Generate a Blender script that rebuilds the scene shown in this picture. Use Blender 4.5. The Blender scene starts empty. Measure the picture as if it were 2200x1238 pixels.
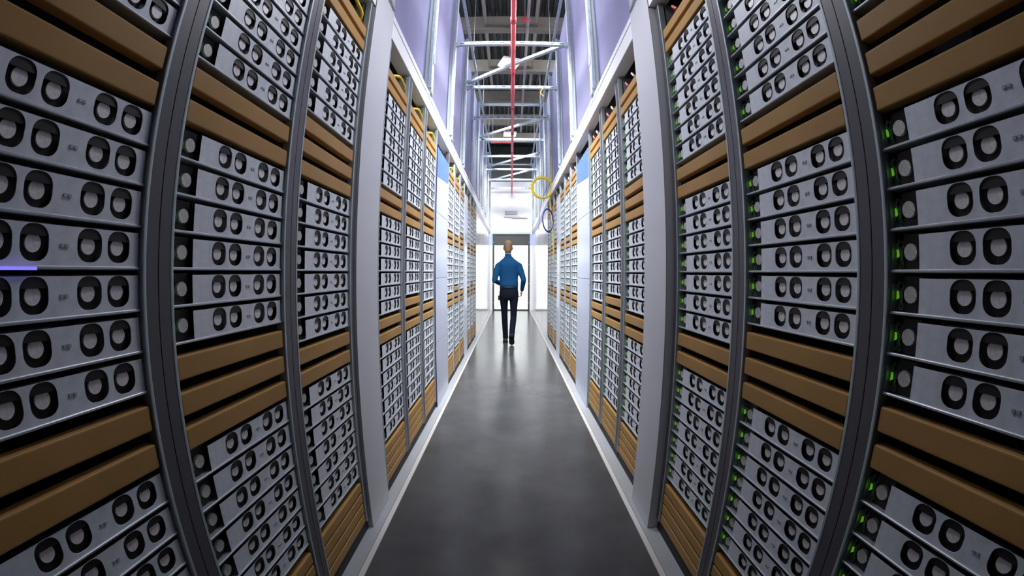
import bpy, bmesh, math, random
from mathutils import Vector, Matrix

random.seed(7)
scene = bpy.context.scene
COL = scene.collection
PI = math.pi

# ------------------------------------------------------------------ camera (fisheye lens)
H_CAM = 1.30
F_PX, LENS_A = 870.0, -0.0378
W_PX, H_PX, CX, CY = 2200.0, 1238.0, 1100.0, 585.0
YAW, ROLL = -0.0022, 0.0037
cam_d = bpy.data.cameras.new('camera')
cam_d.type = 'PANO'
cam_d.panorama_type = 'FISHEYE_LENS_POLYNOMIAL'
cam_d.sensor_fit = 'HORIZONTAL'
cam_d.sensor_width = 36.0
f_mm = F_PX * 36.0 / W_PX
cam_d.fisheye_polynomial_k0 = 0.0
cam_d.fisheye_polynomial_k1 = -1.0 / f_mm
cam_d.fisheye_polynomial_k2 = 0.0
cam_d.fisheye_polynomial_k3 = -LENS_A / f_mm ** 3
cam_d.fisheye_polynomial_k4 = 0.0
cam_d.fisheye_fov = PI
cam_d.shift_y = -(H_PX / 2 - CY) / H_PX
cam_d.clip_start = 0.01
cam_d.clip_end = 200
cam = bpy.data.objects.new('camera', cam_d)
COL.objects.link(cam)
cam.matrix_world = (Matrix.Translation((0, 0, H_CAM)) @ Matrix.Rotation(YAW, 4, 'Z')
                    @ Matrix.Rotation(PI / 2, 4, 'X') @ Matrix.Rotation(ROLL, 4, 'Z'))
scene.camera = cam
_inv = cam.matrix_world.inverted()


def pixel(p):
    """where a world point lands in the 2200 x 1238 frame (None behind the lens)"""
    q = _inv @ Vector(p)
    h = math.hypot(q.x, q.y)
    th = math.atan2(h, -q.z)
    if th > 1.5:
        return None
    r = th
    for _ in range(12):
        r -= (r * (1 + LENS_A * r * r) - th) / (1 + 3 * LENS_A * r * r)
    if h < 1e-9:
        return (CX, CY)
    return (CX + F_PX * r * q.x / h, CY - F_PX * r * q.y / h)


def in_frame(pts, m=40):
    for p in pts:
        u = pixel(p)
        if u and -m < u[0] < W_PX + m and -m < u[1] < H_PX + m:
            return True
    return False


# ------------------------------------------------------------------ materials
MATS = {}


def mat(name, col, rough=0.5, metal=0.0, spec=0.5, emit=None, estr=0.0, noise=0.0, nscale=8.0,
        bump=0.0, bscale=60.0, rnoise=0.0, coat=0.0):
    m = bpy.data.materials.new(name)
    m.use_nodes = True
    nt = m.node_tree
    b = nt.nodes['Principled BSDF']
    b.inputs['Base Color'].default_value = (*col, 1)
    b.inputs['Roughness'].default_value = rough
    b.inputs['Metallic'].default_value = metal
    b.inputs['Specular IOR Level'].default_value = spec
    b.inputs['Coat Weight'].default_value = coat
    if emit:
        b.inputs['Emission Color'].default_value = (*emit, 1)
        b.inputs['Emission Strength'].default_value = estr
    if noise or bump or rnoise:
        tc = nt.nodes.new('ShaderNodeTexCoord')
        n = nt.nodes.new('ShaderNodeTexNoise')
        n.inputs['Scale'].default_value = nscale
        n.inputs['Detail'].default_value = 5
        nt.links.new(tc.outputs['Object'], n.inputs['Vector'])
        if noise:
            r = nt.nodes.new('ShaderNodeValToRGB')
            r.color_ramp.elements[0].position = 0.3
            r.color_ramp.elements[1].position = 0.7
            r.color_ramp.elements[0].color = (*[c * (1 - noise) for c in col], 1)
            r.color_ramp.elements[1].color = (*[min(1, c * (1 + noise)) for c in col], 1)
            nt.links.new(n.outputs['Fac'], r.inputs['Fac'])
            nt.links.new(r.outputs['Color'], b.inputs['Base Color'])
        if rnoise:
            mr = nt.nodes.new('ShaderNodeMapRange')
            mr.inputs['To Min'].default_value = max(0, rough - rnoise)
            mr.inputs['To Max'].default_value = min(1, rough + rnoise)
            nt.links.new(n.outputs['Fac'], mr.inputs['Value'])
            nt.links.new(mr.outputs['Result'], b.inputs['Roughness'])
        if bump:
            n2 = nt.nodes.new('ShaderNodeTexNoise')
            n2.inputs['Scale'].default_value = bscale
            n2.inputs['Detail'].default_value = 4
            nt.links.new(tc.outputs['Object'], n2.inputs['Vector'])
            bp = nt.nodes.new('ShaderNodeBump')
            bp.inputs['Strength'].default_value = bump
            bp.inputs['Distance'].default_value = 0.01
            nt.links.new(n2.outputs['Fac'], bp.inputs['Height'])
            nt.links.new(bp.outputs['Normal'], b.inputs['Normal'])
    MATS[name] = m
    return m


M_zinc = mat('zinc_sheet', (0.50, 0.54, 0.58), 0.42, 0.55, noise=0.06, nscale=14)
M_plate = mat('galvanised_cover', (0.72, 0.76, 0.81), 0.5, 0.05, noise=0.10, nscale=40)
M_trim = mat('bright_edge_trim', (0.42, 0.48, 0.50), 0.42, 0.2)
M_post = mat('dark_satin_steel', (0.095, 0.092, 0.105), 0.45, 0.0)
M_side = mat('rack_side_sheet', (0.30, 0.33, 0.33), 0.5, 0.3, noise=0.08, nscale=10)
M_black = mat('black_plastic', (0.012, 0.012, 0.014), 0.55)
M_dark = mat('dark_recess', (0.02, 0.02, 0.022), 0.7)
M_disc = mat('pale_disc', (0.86, 0.82, 0.82), 0.45, 0.1, noise=0.12, nscale=160)
M_hub = mat('fan_hub_grey', (0.60, 0.60, 0.57), 0.5, 0.1, noise=0.25, nscale=220)
M_green = mat('green_circuit_board', (0.012, 0.20, 0.035), 0.45)
M_led = mat('green_status_led', (0.1, 0.4, 0.05), 0.4, emit=(0.30, 1.0, 0.04), estr=0.26)
M_cable_g = mat('green_grey_cable', (0.13, 0.22, 0.11), 0.5)
M_blue_led = mat('blue_status_led', (0.1, 0.1, 0.5), 0.4, emit=(0.16, 0.14, 1.0), estr=1.5)
M_board = mat('ochre_blank_panel', (0.43, 0.245, 0.082), 0.5, 0.0, spec=0.2, noise=0.07, nscale=6, bump=0.05, bscale=400)
M_grey = mat('grey_powder_coat', (0.60, 0.61, 0.65), 0.42, 0.0, bump=0.04, bscale=300)
M_white_gloss = mat('white_gloss_panel', (0.50, 0.54, 0.66), 0.26, 0.0, spec=0.6)
M_wallsheet = mat('white_wall_sheet', (0.80, 0.81, 0.83), 0.14, 0.0, spec=0.3)
M_white = mat('white_panel', (0.80, 0.81, 0.82), 0.45)
M_bluerefl = mat('painted_blue_reflection', (0.10, 0.21, 0.82), 0.22, 0.0, spec=0.5)
M_alu = mat('aluminium_profile', (0.50, 0.56, 0.55), 0.42, 0.15, noise=0.05, nscale=20)
M_strut = mat('galvanised_strut', (0.40, 0.47, 0.51), 0.34, 0.55, noise=0.14, nscale=20)
M_slot = mat('slot_shadow', (0.03, 0.03, 0.04), 0.7)
M_bracket = mat('bracket_grey', (0.36, 0.38, 0.40), 0.5, 0.2)
M_red = mat('red_pipe_paint', (0.85, 0.12, 0.12), 0.45)
M_redc = mat('dark_red_coupling', (0.62, 0.03, 0.05), 0.4)
M_yellow = mat('yellow_cable', (0.86, 0.66, 0.02), 0.42)
M_bluecab = mat('blue_cable', (0.025, 0.02, 0.22), 0.4)
M_whitecab = mat('white_cable', (0.75, 0.70, 0.68), 0.45)
M_redcab = mat('red_connector', (0.7, 0.12, 0.12), 0.45)
M_lamp = mat('lamp_diffuser', (0.9, 0.9, 0.9), 0.5, emit=(1.0, 0.98, 0.95), estr=1.6)
M_lampbody = mat('lamp_body', (0.7, 0.7, 0.7), 0.5)
M_deck = mat('dark_steel_deck', (0.055, 0.065, 0.062), 0.55, 0.2, noise=0.2, nscale=4)
M_beam = mat('tan_fireproofing', (0.24, 0.225, 0.185), 0.85, bump=0.3, bscale=40, noise=0.1)
M_purlin = mat('pale_purlin', (0.34, 0.31, 0.27), 0.6)
M_conduit = mat('grey_conduit', (0.34, 0.32, 0.32), 0.45, 0.2)
M_hall = mat('hall_wall', (0.62, 0.63, 0.66), 0.8)
M_aisle = mat('unlit_rack_space', (0.05, 0.05, 0.055), 0.8)
M_frame = mat('charcoal_door_frame', (0.045, 0.05, 0.055), 0.45, 0.1)
M_header = mat('grey_door_header', (0.05, 0.054, 0.054), 0.5)
M_line = mat('white_floor_paint', (0.56, 0.55, 0.53), 0.4)
M_curb = mat('grey_curb', (0.34, 0.35, 0.37), 0.42, noise=0.05, nscale=6)
M_shirt = mat('blue_shirt', (0.002, 0.055, 0.15), 0.85, spec=0.25, bump=0.25, bscale=26)
M_trouser = mat('navy_trousers', (0.003, 0.006, 0.014), 0.9, spec=0.2, bump=0.25, bscale=22)
M_belt = mat('black_belt', (0.01, 0.01, 0.011), 0.5)
M_skin = mat('skin', (0.56, 0.30, 0.23), 0.55, noise=0.05, nscale=20)
M_hair = mat('sandy_hair', (0.24, 0.155, 0.085), 0.7, noise=0.25, nscale=120, bump=0.4, bscale=220)
M_shoe = mat('black_shoe', (0.012, 0.012, 0.014), 0.4)
M_sole = mat('dark_sole', (0.03, 0.03, 0.03), 0.7)

# floor: polished grey epoxy with faint cloudy wear
m = bpy.data.materials.new('grey_epoxy_floor')
m.use_nodes = True
nt = m.node_tree
b = nt.nodes['Principled BSDF']
tc = nt.nodes.new('ShaderNodeTexCoord')
n1 = nt.nodes.new('ShaderNodeTexNoise')
n1.inputs['Scale'].default_value = 2.6
n1.inputs['Detail'].default_value = 6
n1.inputs['Roughness'].default_value = 0.6
nt.links.new(tc.outputs['Object'], n1.inputs['Vector'])
rp = nt.nodes.new('ShaderNodeValToRGB')
rp.color_ramp.elements[0].position = 0.32
rp.color_ramp.elements[1].position = 0.70
rp.color_ramp.elements[0].color = (0.055, 0.055, 0.058, 1)
rp.color_ramp.elements[1].color = (0.085, 0.085, 0.086, 1)
nt.links.new(n1.outputs['Fac'], rp.inputs['Fac'])
nt.links.new(rp.outputs['Color'], b.inputs['Base Color'])
n2 = nt.nodes.new('ShaderNodeTexNoise')
n2.inputs['Scale'].default_value = 5.0
n2.inputs['Detail'].default_value = 8
nt.links.new(tc.outputs['Object'], n2.inputs['Vector'])
mr = nt.nodes.new('ShaderNodeMapRange')
mr.inputs['To Min'].default_value = 0.15
mr.inputs['To Max'].default_value = 0.26
nt.links.new(n2.outputs['Fac'], mr.inputs['Value'])
nt.links.new(mr.outputs['Result'], b.inputs['Roughness'])
bp = nt.nodes.new('ShaderNodeBump')
bp.inputs['Strength'].default_value = 0.05
bp.inputs['Distance'].default_value = 0.02
nt.links.new(n2.outputs['Fac'], bp.inputs['Height'])
nt.links.new(bp.outputs['Normal'], b.inputs['Normal'])
b.inputs['Specular IOR Level'].default_value = 0.22
M_floor = m


# translucent containment sheet (twin-wall polycarbonate)
def translucent(name, col, mixv):
    m = bpy.data.materials.new(name)
    m.use_nodes = True
    nt = m.node_tree
    nt.nodes.remove(nt.nodes['Principled BSDF'])
    out = nt.nodes['Material Output']
    d = nt.nodes.new('ShaderNodeBsdfDiffuse')
    t = nt.nodes.new('ShaderNodeBsdfTranslucent')
    g = nt.nodes.new('ShaderNodeBsdfGlossy')
    tc = nt.nodes.new('ShaderNodeTexCoord')
    no = nt.nodes.new('ShaderNodeTexNoise')
    no.inputs['Scale'].default_value = 1.6
    no.inputs['Detail'].default_value = 3
    nt.links.new(tc.outputs['Object'], no.inputs['Vector'])
    rp = nt.nodes.new('ShaderNodeValToRGB')
    rp.color_ramp.elements[0].position = 0.35
    rp.color_ramp.elements[1].position = 0.65
    rp.color_ramp.elements[0].color = (*[c * 0.86 for c in col], 1)
    rp.color_ramp.elements[1].color = (*col, 1)
    nt.links.new(no.outputs['Fac'], rp.inputs['Fac'])
    for s in (d, t):
        nt.links.new(rp.outputs['Color'], s.inputs['Color'])
    g.inputs['Roughness'].default_value = 0.45
    mx = nt.nodes.new('ShaderNodeMixShader')
    mx.inputs[0].default_value = mixv
    nt.links.new(d.outputs[0], mx.inputs[1])
    nt.links.new(t.outputs[0], mx.inputs[2])
    m2 = nt.nodes.new('ShaderNodeMixShader')
    m2.inputs[0].default_value = 0.05
    nt.links.new(mx.outputs[0], m2.inputs[1])
    nt.links.new(g.outputs[0], m2.inputs[2])
    nt.links.new(m2.outputs[0], out.inputs['Surface'])
    return m


M_poly = translucent('lavender_polycarbonate', (0.52, 0.52, 0.68), 0.8)

m = bpy.data.materials.new('door_glass')
m.use_nodes = True
nt = m.node_tree
nt.nodes.remove(nt.nodes['Principled BSDF'])
tr = nt.nodes.new('ShaderNodeBsdfTransparent')
tr.inputs['Color'].default_value = (0.96, 0.98, 0.98, 1)
gl = nt.nodes.new('ShaderNodeBsdfGlossy')
gl.inputs['Roughness'].default_value = 0.03
fr = nt.nodes.new('ShaderNodeFresnel')
mx = nt.nodes.new('ShaderNodeMixShader')
nt.links.new(fr.outputs[0], mx.inputs[0])
nt.links.new(tr.outputs[0], mx.inputs[1])
nt.links.new(gl.outputs[0], mx.inputs[2])
nt.links.new(mx.outputs[0], nt.nodes['Material Output'].inputs['Surface'])
M_glass = m


# ------------------------------------------------------------------ mesh helpers
class MB:
    def __init__(s):
        s.v, s.f, s.m, s.mats = [], [], [], []

    def mi(s, m):
        if m not in s.mats:
            s.mats.append(m)
        return s.mats.index(m)

    def box(s, x0, x1, y0, y1, z0, z1, m):
        b = len(s.v)
        s.v += [(x, y, z) for z in (z0, z1) for y in (y0, y1) for x in (x0, x1)]
        k = s.mi(m)
        for q in ((0, 2, 3, 1), (4, 5, 7, 6), (0, 1, 5, 4), (2, 6, 7, 3), (0, 4, 6, 2), (1, 3, 7, 5)):
            s.f.append(tuple(b + i for i in q))
            s.m.append(k)
        return s

    def prism(s, pts, axis, a0, a1, m):
        """extrude a 2D polygon along an axis; pts are the other two coordinates in x,y,z order (counter-clockwise or not)"""
        k = s.mi(m)
        n = len(pts)
        b = len(s.v)

        def P(p, a):
            if axis == 'x':
                return (a, p[0], p[1])
            if axis == 'y':
                return (p[0], a, p[1])
            return (p[0], p[1], a)
        s.v += [P(p, a0) for p in pts] + [P(p, a1) for p in pts]
        s.f += [tuple(b + i for i in range(n)), tuple(b + n + i for i in reversed(range(n)))]
        s.m += [k, k]
        for i in range(n):
            j = (i + 1) % n
            s.f.append((b + i, b + n + i, b + n + j, b + j))
            s.m.append(k)
        return s

    def disc(s, c, r, axis, a0, a1, m, n=20, bev=0.0):
        pts = [(c[0] + r * math.cos(2 * PI * i / n), c[1] + r * math.sin(2 * PI * i / n)) for i in range(n)]
        return s.prism(pts, axis, a0, a1, m)

    def tube(s, path, r, m, n=8, closed=False):
        k = s.mi(m)
        P = [Vector(p) for p in path]
        N = len(P)
        b = len(s.v)
        up = Vector((0, 0, 1))
        ref = None
        for i, p in enumerate(P):
            if closed:
                t = P[(i + 1) % N] - P[i - 1]
            else:
                t = P[min(i + 1, N - 1)] - P[max(i - 1, 0)]
            t.normalize()
            if ref is None:
                ref = t.cross(up)
                if ref.length < 1e-3:
                    ref = t.cross(Vector((1, 0, 0)))
            ref = (ref - t * ref.dot(t)).normalized()
            bi = t.cross(ref)
            rr = r[i] if isinstance(r, (list, tuple)) else r
            for j in range(n):
                a = 2 * PI * j / n
                s.v.append(tuple(p + ref * (rr * math.cos(a)) + bi * (rr * math.sin(a))))
        for i in range(N if closed else N - 1):
            i2 = (i + 1) % N
            for j in range(n):
                j2 = (j + 1) % n
                s.f.append((b + i * n + j, b + i * n + j2, b + i2 * n + j2, b + i2 * n + j))
                s.m.append(k)
        if not closed:
            s.f.append(tuple(b + j for j in reversed(range(n))))
            s.f.append(tuple(b + (N - 1) * n + j for j in range(n)))
            s.m += [k, k]
        return s

    def loft(s, rings, m, caps=True):
        k = s.mi(m)
        b = len(s.v)
        n = len(rings[0])
        for r in rings:
            s.v += [tuple(p) for p in r]
        for i in range(len(rings) - 1):
            for j in range(n):
                j2 = (j + 1) % n
                s.f.append((b + i * n + j, b + i * n + j2, b + (i + 1) * n + j2, b + (i + 1) * n + j))
                s.m.append(k)
        if caps:
            s.f.append(tuple(b + j for j in reversed(range(n))))
            s.f.append(tuple(b + (len(rings) - 1) * n + j for j in range(n)))
            s.m += [k, k]
        return s

    def mesh(s, name, smooth=False):
        me = bpy.data.meshes.new(name)
        me.from_pydata(s.v, [], s.f)
        for m in s.mats:
            me.materials.append(m)
        me.polygons.foreach_set('material_index', s.m)
        if smooth:
            me.polygons.foreach_set('use_smooth', [True] * len(me.polygons))
        bm = bmesh.new()
        bm.from_mesh(me)
        bmesh.ops.recalc_face_normals(bm, faces=bm.faces)
        bm.to_mesh(me)
        bm.free()
        me.update()
        return me

    def build(s, name, parent=None, smooth=False, bevel=0.0, seg=2):
        o = bpy.data.objects.new(name, s.mesh(name, smooth))
        COL.objects.link(o)
        if parent is not None:
            o.parent = parent
        if bevel:
            o.data = bevelled(o, bevel, seg)
        return o


def bevelled(o, w, seg=2):
    bm = bmesh.new()
    bm.from_mesh(o.data)
    ed = [e for e in bm.edges if len(e.link_faces) == 2 and e.calc_face_angle(0) > 0.5]
    bmesh.ops.bevel(bm, geom=ed, offset=w, segments=seg, affect='EDGES', profile=0.6, clamp_overlap=True)
    for f in bm.faces:
        f.smooth = False
    bm.to_mesh(o.data)
    bm.free()
    return o.data


def tag(o, label, cat, group=None, kind=None):
    o['label'] = label
    o['category'] = cat
    if group:
        o['group'] = group
    if kind:
        o['kind'] = kind
    return o


def structure(o):
    o['kind'] = 'structure'
    return o


def empty(name, loc=(0, 0, 0), rz=0.0):
    o = bpy.data.objects.new(name, None)
    o.empty_display_size = 0.05
    COL.objects.link(o)
    o.location = loc
    o.rotation_euler = (0, 0, rz)
    return o


def copy_tree(o, parent=None):
    c = o.copy()
    COL.objects.link(c)
    if parent is not None:
        c.parent = parent
    for ch in o.children:
        copy_tree(ch, c)
    return c


# ------------------------------------------------------------------ the setting
WL, WR = 0.702, 0.7295           # rack fronts, either side of the aisle
Y_END = 13.75                    # end wall with the door
Z_DECK = 6.36


def box_obj(name, x0, x1, y0, y1, z0, z1, m, bevel=0.0):
    return MB().box(x0, x1, y0, y1, z0, z1, m).build(name, bevel=bevel)


structure(box_obj('floor', -3.2, 3.2, -2.6, 20.0, -0.12, 0.0, M_floor))
# hall side walls and dark walls and lids added to keep rack tops dark
structure(box_obj('wall_left', -3.2, -3.1, -2.6, 20.0, 0.0, 6.9, M_hall))
structure(box_obj('wall_right', 3.1, 3.2, -2.6, 20.0, 0.0, 6.9, M_hall))
structure(box_obj('wall_rear', -3.1, 3.1, -2.6, -2.5, 0.0, 6.9, M_aisle))
structure(box_obj('shade_wall_behind_left_racks', -1.75, -1.65, -2.5, 8.2, 0.0, 2.74, M_aisle))
structure(box_obj('shade_wall_behind_right_racks', 1.65, 1.75, -2.5, 8.2, 0.0, 2.74, M_aisle))
structure(box_obj('shade_lid_over_left_racks', -1.75, -0.76, -2.5, 8.2, 2.74, 2.78, M_aisle))
structure(box_obj('shade_lid_over_right_racks', 0.79, 1.75, -2.5, 8.2, 2.74, 2.78, M_aisle))

# steel deck ceiling, folded into ribs that run along the hall
rib = MB()
pts = []
pitch = 0.15
x = -3.1
prof = []
while x < 3.1:
    prof += [(x, Z_DECK), (x + 0.055, Z_DECK), (x + 0.075, Z_DECK + 0.06), (x + 0.13, Z_DECK + 0.06)]
    x += pitch
prof.append((3.1, Z_DECK))
rib.prism(prof + [(3.1, Z_DECK + 0.14), (-3.1, Z_DECK + 0.14)], 'y', -2.6, 20.0, M_deck)
structure(rib.build('ceiling'))
# roof beams across the hall and pale purlins along it
for k in range(8):
    y0 = 3.43 + 1.78 * k
    mb = MB()
    mb.prism([(y0, 6.0), (y0 + 0.15, 6.0), (y0 + 0.15, 6.03), (y0 + 0.09, 6.05), (y0 + 0.09, Z_DECK), (y0 + 0.06, Z_DECK),
              (y0 + 0.06, 6.05), (y0, 6.03)], 'x', -3.1, 3.1, M_beam)
    o = structure(mb.build('roof_beam'))
for xx in (-0.515, 0.468):
    structure(box_obj('roof_purlin', xx - 0.03, xx + 0.03, -2.5, 9.9, 6.10, 6.18, M_purlin))

# end wall with the doorway
DW = 0.630
DZ = 2.60
e = MB()
e.box(-3.1, -DW, Y_END, Y_END + 0.12, 0, 4.42, M_white)
e.box(DW, 3.1, Y_END, Y_END + 0.12, 0, 4.42, M_white)
e.box(-DW, DW, Y_END, Y_END + 0.12, DZ, 4.42, M_white)
structure(e.build('wall_end'))
structure(box_obj('wall_end_upper', -3.1, 3.1, Y_END + 1.9, Y_END + 2.0, 4.42, 6.3, M_deck))
# blue-tinted band on the end wall beside the door header
e = MB()
e.box(-0.705, -DW - 0.003, Y_END - 0.006, Y_END, 2.22, 2.60, mat('pale_blue_band', (0.42, 0.52, 0.86), 0.4))
structure(e.build('trim_3'))
e = MB()
e.box(DW + 0.003, 0.73, Y_END - 0.006, Y_END, 2.22, 2.60, MATS['pale_blue_band'])
structure(e.build('trim_4'))
# door: charcoal frame, grey header panel, glass leaf
d = MB()
fw = 0.05
d.box(-DW, -DW + fw, Y_END - 0.02, Y_END + 0.10, 0, DZ, M_frame)
d.box(DW - fw, DW, Y_END - 0.02, Y_END + 0.10, 0, DZ, M_frame)
d.box(-DW + fw, DW - fw, Y_END - 0.02, Y_END + 0.10, 2.56, DZ, M_frame)
d.box(-DW + fw, DW - fw, Y_END - 0.02, Y_END + 0.10, 0, 0.035, M_frame)
door = structure(d.build('door_1'))
o = MB().box(-DW + fw, DW - fw, Y_END, Y_END + 0.06, 2.215, 2.56, M_header).build('header_panel', door)
o = MB().box(-DW + fw + 0.004, DW - fw - 0.004, Y_END + 0.03, Y_END + 0.036, 0.05, 2.20, M_glass).build('glass_pane', door)
for sx in (-1, 1):
    o = MB().box(sx * (DW - fw) - 0.008 * (sx > 0), sx * (DW - fw) + 0.008 * (sx < 0), Y_END + 0.0, Y_END + 0.05, 0.035, 2.215,
                 M_header).build('leaf_stile', door)
    for z in (0.25, 0.9, 1.55, 2.3):
        MB().box(sx * (DW - 0.028) - 0.008, sx * (DW - 0.028) + 0.008, Y_END - 0.026, Y_END - 0.02, z, z + 0.03, M_trim).build('hinge_screw', door)
o = MB().box(-DW - 0.02, DW + 0.02, Y_END - 0.03, Y_END - 0.0005, DZ + 0.002, DZ + 0.06, M_alu).build('lintel', door)
# bright room beyond the door
structure(box_obj('floor_far_room', -2.2, 2.2, Y_END + 0.125, Y_END + 4.0, 0.0005, 0.012, M_white))
e = MB()
e.box(-2.2, 2.2, Y_END + 4.0, Y_END + 4.1, 0, 3.6, M_white)
structure(e.build('wall_far_room'))
structure(box_obj('ceiling_far_room', -2.2, 2.2, Y_END + 0.13, Y_END + 4.0, 3.6, 3.7, M_white))
structure(box_obj('wall_far_room_left', -2.3, -2.2, Y_END + 0.13, Y_END + 4.1, 0, 3.7, M_white))
structure(box_obj('wall_far_room_right', 2.2, 2.3, Y_END + 0.13, Y_END + 4.1, 0, 3.7, M_white))

# side walls past the last racks: glossy white sheets with thin upright joints
for s, W in ((-1, WL), (1, WR)):
    xs = sorted((s * (W - 0.002), s * (W + 0.10)))
    w = structure(box_obj('wall_panelling_left' if s < 0 else 'wall_panelling_right', xs[0], xs[1], 8.066, Y_END - 0.002, 0, 2.5, M_wallsheet))
    for y in (9.5, 10.5, 11.7, 12.8):
        xj = s * (W - 0.004)
        xs2 = sorted((xj, xj + s * 0.006))
        o = MB().box(xs2[0], xs2[1], y - 0.006, y + 0.006, 0.02, 2.49, mat('lilac_joint', (0.42, 0.42, 0.72), 0.4) if 'lilac_joint' not in MATS else MATS['lilac_joint']).build('joint_strip', w)
# curbs and painted lines along the racks
for s, W, a, bb, n in ((-1, WL, 0.622, 0.648, 1), (1, WR, 0.640, 0.666, 2)):
    xs = sorted((s * (bb + 0.001), s * (W + 0.012)))
    structure(box_obj('baseboard_left' if s < 0 else 'baseboard_right', xs[0], xs[1], -2.4, Y_END - 0.03, 0.0, 0.010, M_curb))
    xs = sorted((s * a, s * bb))
    structure(box_obj('trim_%d' % n, xs[0], xs[1], -2.4, Y_END - 0.03, 0.0, 0.006, M_line))

# ------------------------------------------------------------------ server trays
TW, TH = 0.462, 0.0785           # tray width and height; slot pitch 0.080
HOLES = [(0.139, 0.193), (0.206, 0.260), (0.317, 0.371), (0.384, 0.437)]
PL0, PL1 = 0.070, 0.4585


def round_rect(x0, x1, z0, z1, r, n=5):
    out = []
    for cx, cz, a0 in ((x1 - r, z1 - r, 0), (x0 + r, z1 - r, 90), (x0 + r, z0 + r, 180), (x1 - r, z0 + r, 270)):
        for i in range(n + 1):
            a = math.radians(a0 + 90 * i / n)
            out.append((cx + r * math.cos(a), cz + r * math.sin(a)))
    return out


def plate_mb(n=5):
    """cover plate with four rounded windows, 2 mm thick: front sheet plus window reveals"""
    mb = MB()
    z0, z1 = 0.0065, 0.0705
    y0, y1 = 0.0, 0.002
    k = mb.mi(M_plate)

    def face(pts, y):
        b = len(mb.v)
        mb.v += [(p[0], y, p[1]) for p in pts]
        mb.f.append(tuple(range(b, b + len(pts))))
        mb.m.append(k)
    edges = [PL0] + [0.5 * (HOLES[0][1] + HOLES[1][0])] + [0.5 * (HOLES[1][1] + HOLES[2][0])] + [0.5 * (HOLES[2][1] + HOLES[3][0])] + [PL1]
    for i, (hx0, hx1) in enumerate(HOLES):
        cx0, cx1 = edges[i], edges[i + 1]
        hole = round_rect(hx0, hx1, 0.0130, 0.0698, 0.0215, n)
        mx, mz = 0.5 * (hx0 + hx1), 0.041
        outer = []
        for (px, pz) in hole:
            dx, dz = px - mx, pz - mz
            t = 1e9
            if dx > 1e-6:
                t = min(t, (cx1 - mx) / dx)
            if dx < -1e-6:
                t = min(t, (cx0 - mx) / dx)
            if dz > 1e-6:
                t = min(t, (z1 - mz) / dz)
            if dz < -1e-6:
                t = min(t, (z0 - mz) / dz)
            outer.append((mx + dx * t, mz + dz * t))
        b = len(mb.v)
        N = len(hole)
        mb.v += [(p[0], y0, p[1]) for p in outer] + [(p[0], y0, p[1]) for p in hole] + [(p[0], y1, p[1]) for p in hole]
        corners = [(cx1, z1), (cx0, z1), (cx0, z0), (cx1, z0)]
        for j in range(N):
            j2 = (j + 1) % N
            mb.f.append((b + j, b + j2, b + N + j2, b + N + j))
            mb.m.append(k)
            mb.f.append((b + N + j, b + N + j2, b + 2 * N + j2, b + 2 * N + j))
            mb.m.append(k)
            p, q = outer[j], outer[j2]
            for c in corners:                       # fill the cell corner that the radial fan skips
                on_v = lambda u: abs(u[0] - c[0]) < 1e-6
                on_h = lambda u: abs(u[1] - c[1]) < 1e-6
                if (on_v(p) and on_h(q) or on_h(p) and on_v(q)) and not (on_v(p) and on_h(p)) and not (on_v(q) and on_h(q)):
                    mb.v.append((c[0], y0, c[1]))
                    mb.f.append((b + j2, b + j, len(mb.v) - 1))
                    mb.m.append(k)
    return mb


def chassis_mb(depth=0.30):
    mb = MB()
    # folded tray: rolled front lip, floor, side flanges, as one profile swept across
    mb.prism([(-0.002, 0.0006), (-0.0035, 0.002), (-0.0035, 0.0050), (-0.002, 0.0064), (0.0, 0.0068), (0.0, 0.004), (depth, 0.004), (depth, 0.0), (0.0, 0.0)],
             'x', 0.0, TW, M_zinc)
    mb.box(0.0, 0.0025, 0.0, depth, 0.004, 0.060, M_zinc)
    mb.box(TW - 0.0025, TW, 0.0, depth, 0.004, 0.060, M_zinc)
    return mb


def drive_mb(x0, x1):
    mb = MB()
    mb.prism([(0.0024, 0.0520), (0.0024, 0.0725), (0.20, 0.0725), (0.20, 0.006), (0.0120, 0.006), (0.0120, 0.0705), (0.0032, 0.0705), (0.0032, 0.0520)], 'x', x0 - 0.006, x1 + 0.0055, M_black)  # thin front brow is a black stand-in for shade on the disc
    xm = 0.5 * (x0 + x1)
    mb.box(xm - 0.011, xm + 0.011, 0.0052, 0.0062, 0.0525, 0.0600, M_green)
    return mb


def disc_mb(xc, n=20):
    """pale spindle disc of the drive, set back behind the black brow that imitates shade"""
    mb = MB()
    mb.disc((xc, 0.0410), 0.0150, 'y', 0.0064, 0.0130, M_disc, n)
    return mb


def fan_mb(n=20):
    mb = MB()
    mb.box(0.0225, 0.0685, 0.016, 0.20, 0.006, 0.074, M_black)
    ring = []
    return mb


def hub_mb(n=20):
    mb = MB()
    mb.disc((0.0430, 0.0395), 0.0160, 'y', 0.0080, 0.0165, M_hub, n)
    return mb


def cables_mb():
    mb = MB()
    rnd = random.Random(3)
    for i in range(6):
        xa = 0.0045 + 0.003 * i
        pts = [(xa + rnd.uniform(-.002, .002), 0.016 + rnd.uniform(-.006, .006), 0.008 + 0.0095 * j) for j in range(7)]
        mb.tube(pts, 0.0018, M_cable_g if i % 2 else M_side, 5)
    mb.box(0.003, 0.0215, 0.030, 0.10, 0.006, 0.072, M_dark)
    return mb


def led_mb():
    mb = MB()
    mb.prism([(0.0095, 0.030), (0.0130, 0.033), (0.0118, 0.041), (0.0100, 0.046)], 'y', 0.006, 0.012, M_led)
    return mb


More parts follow.
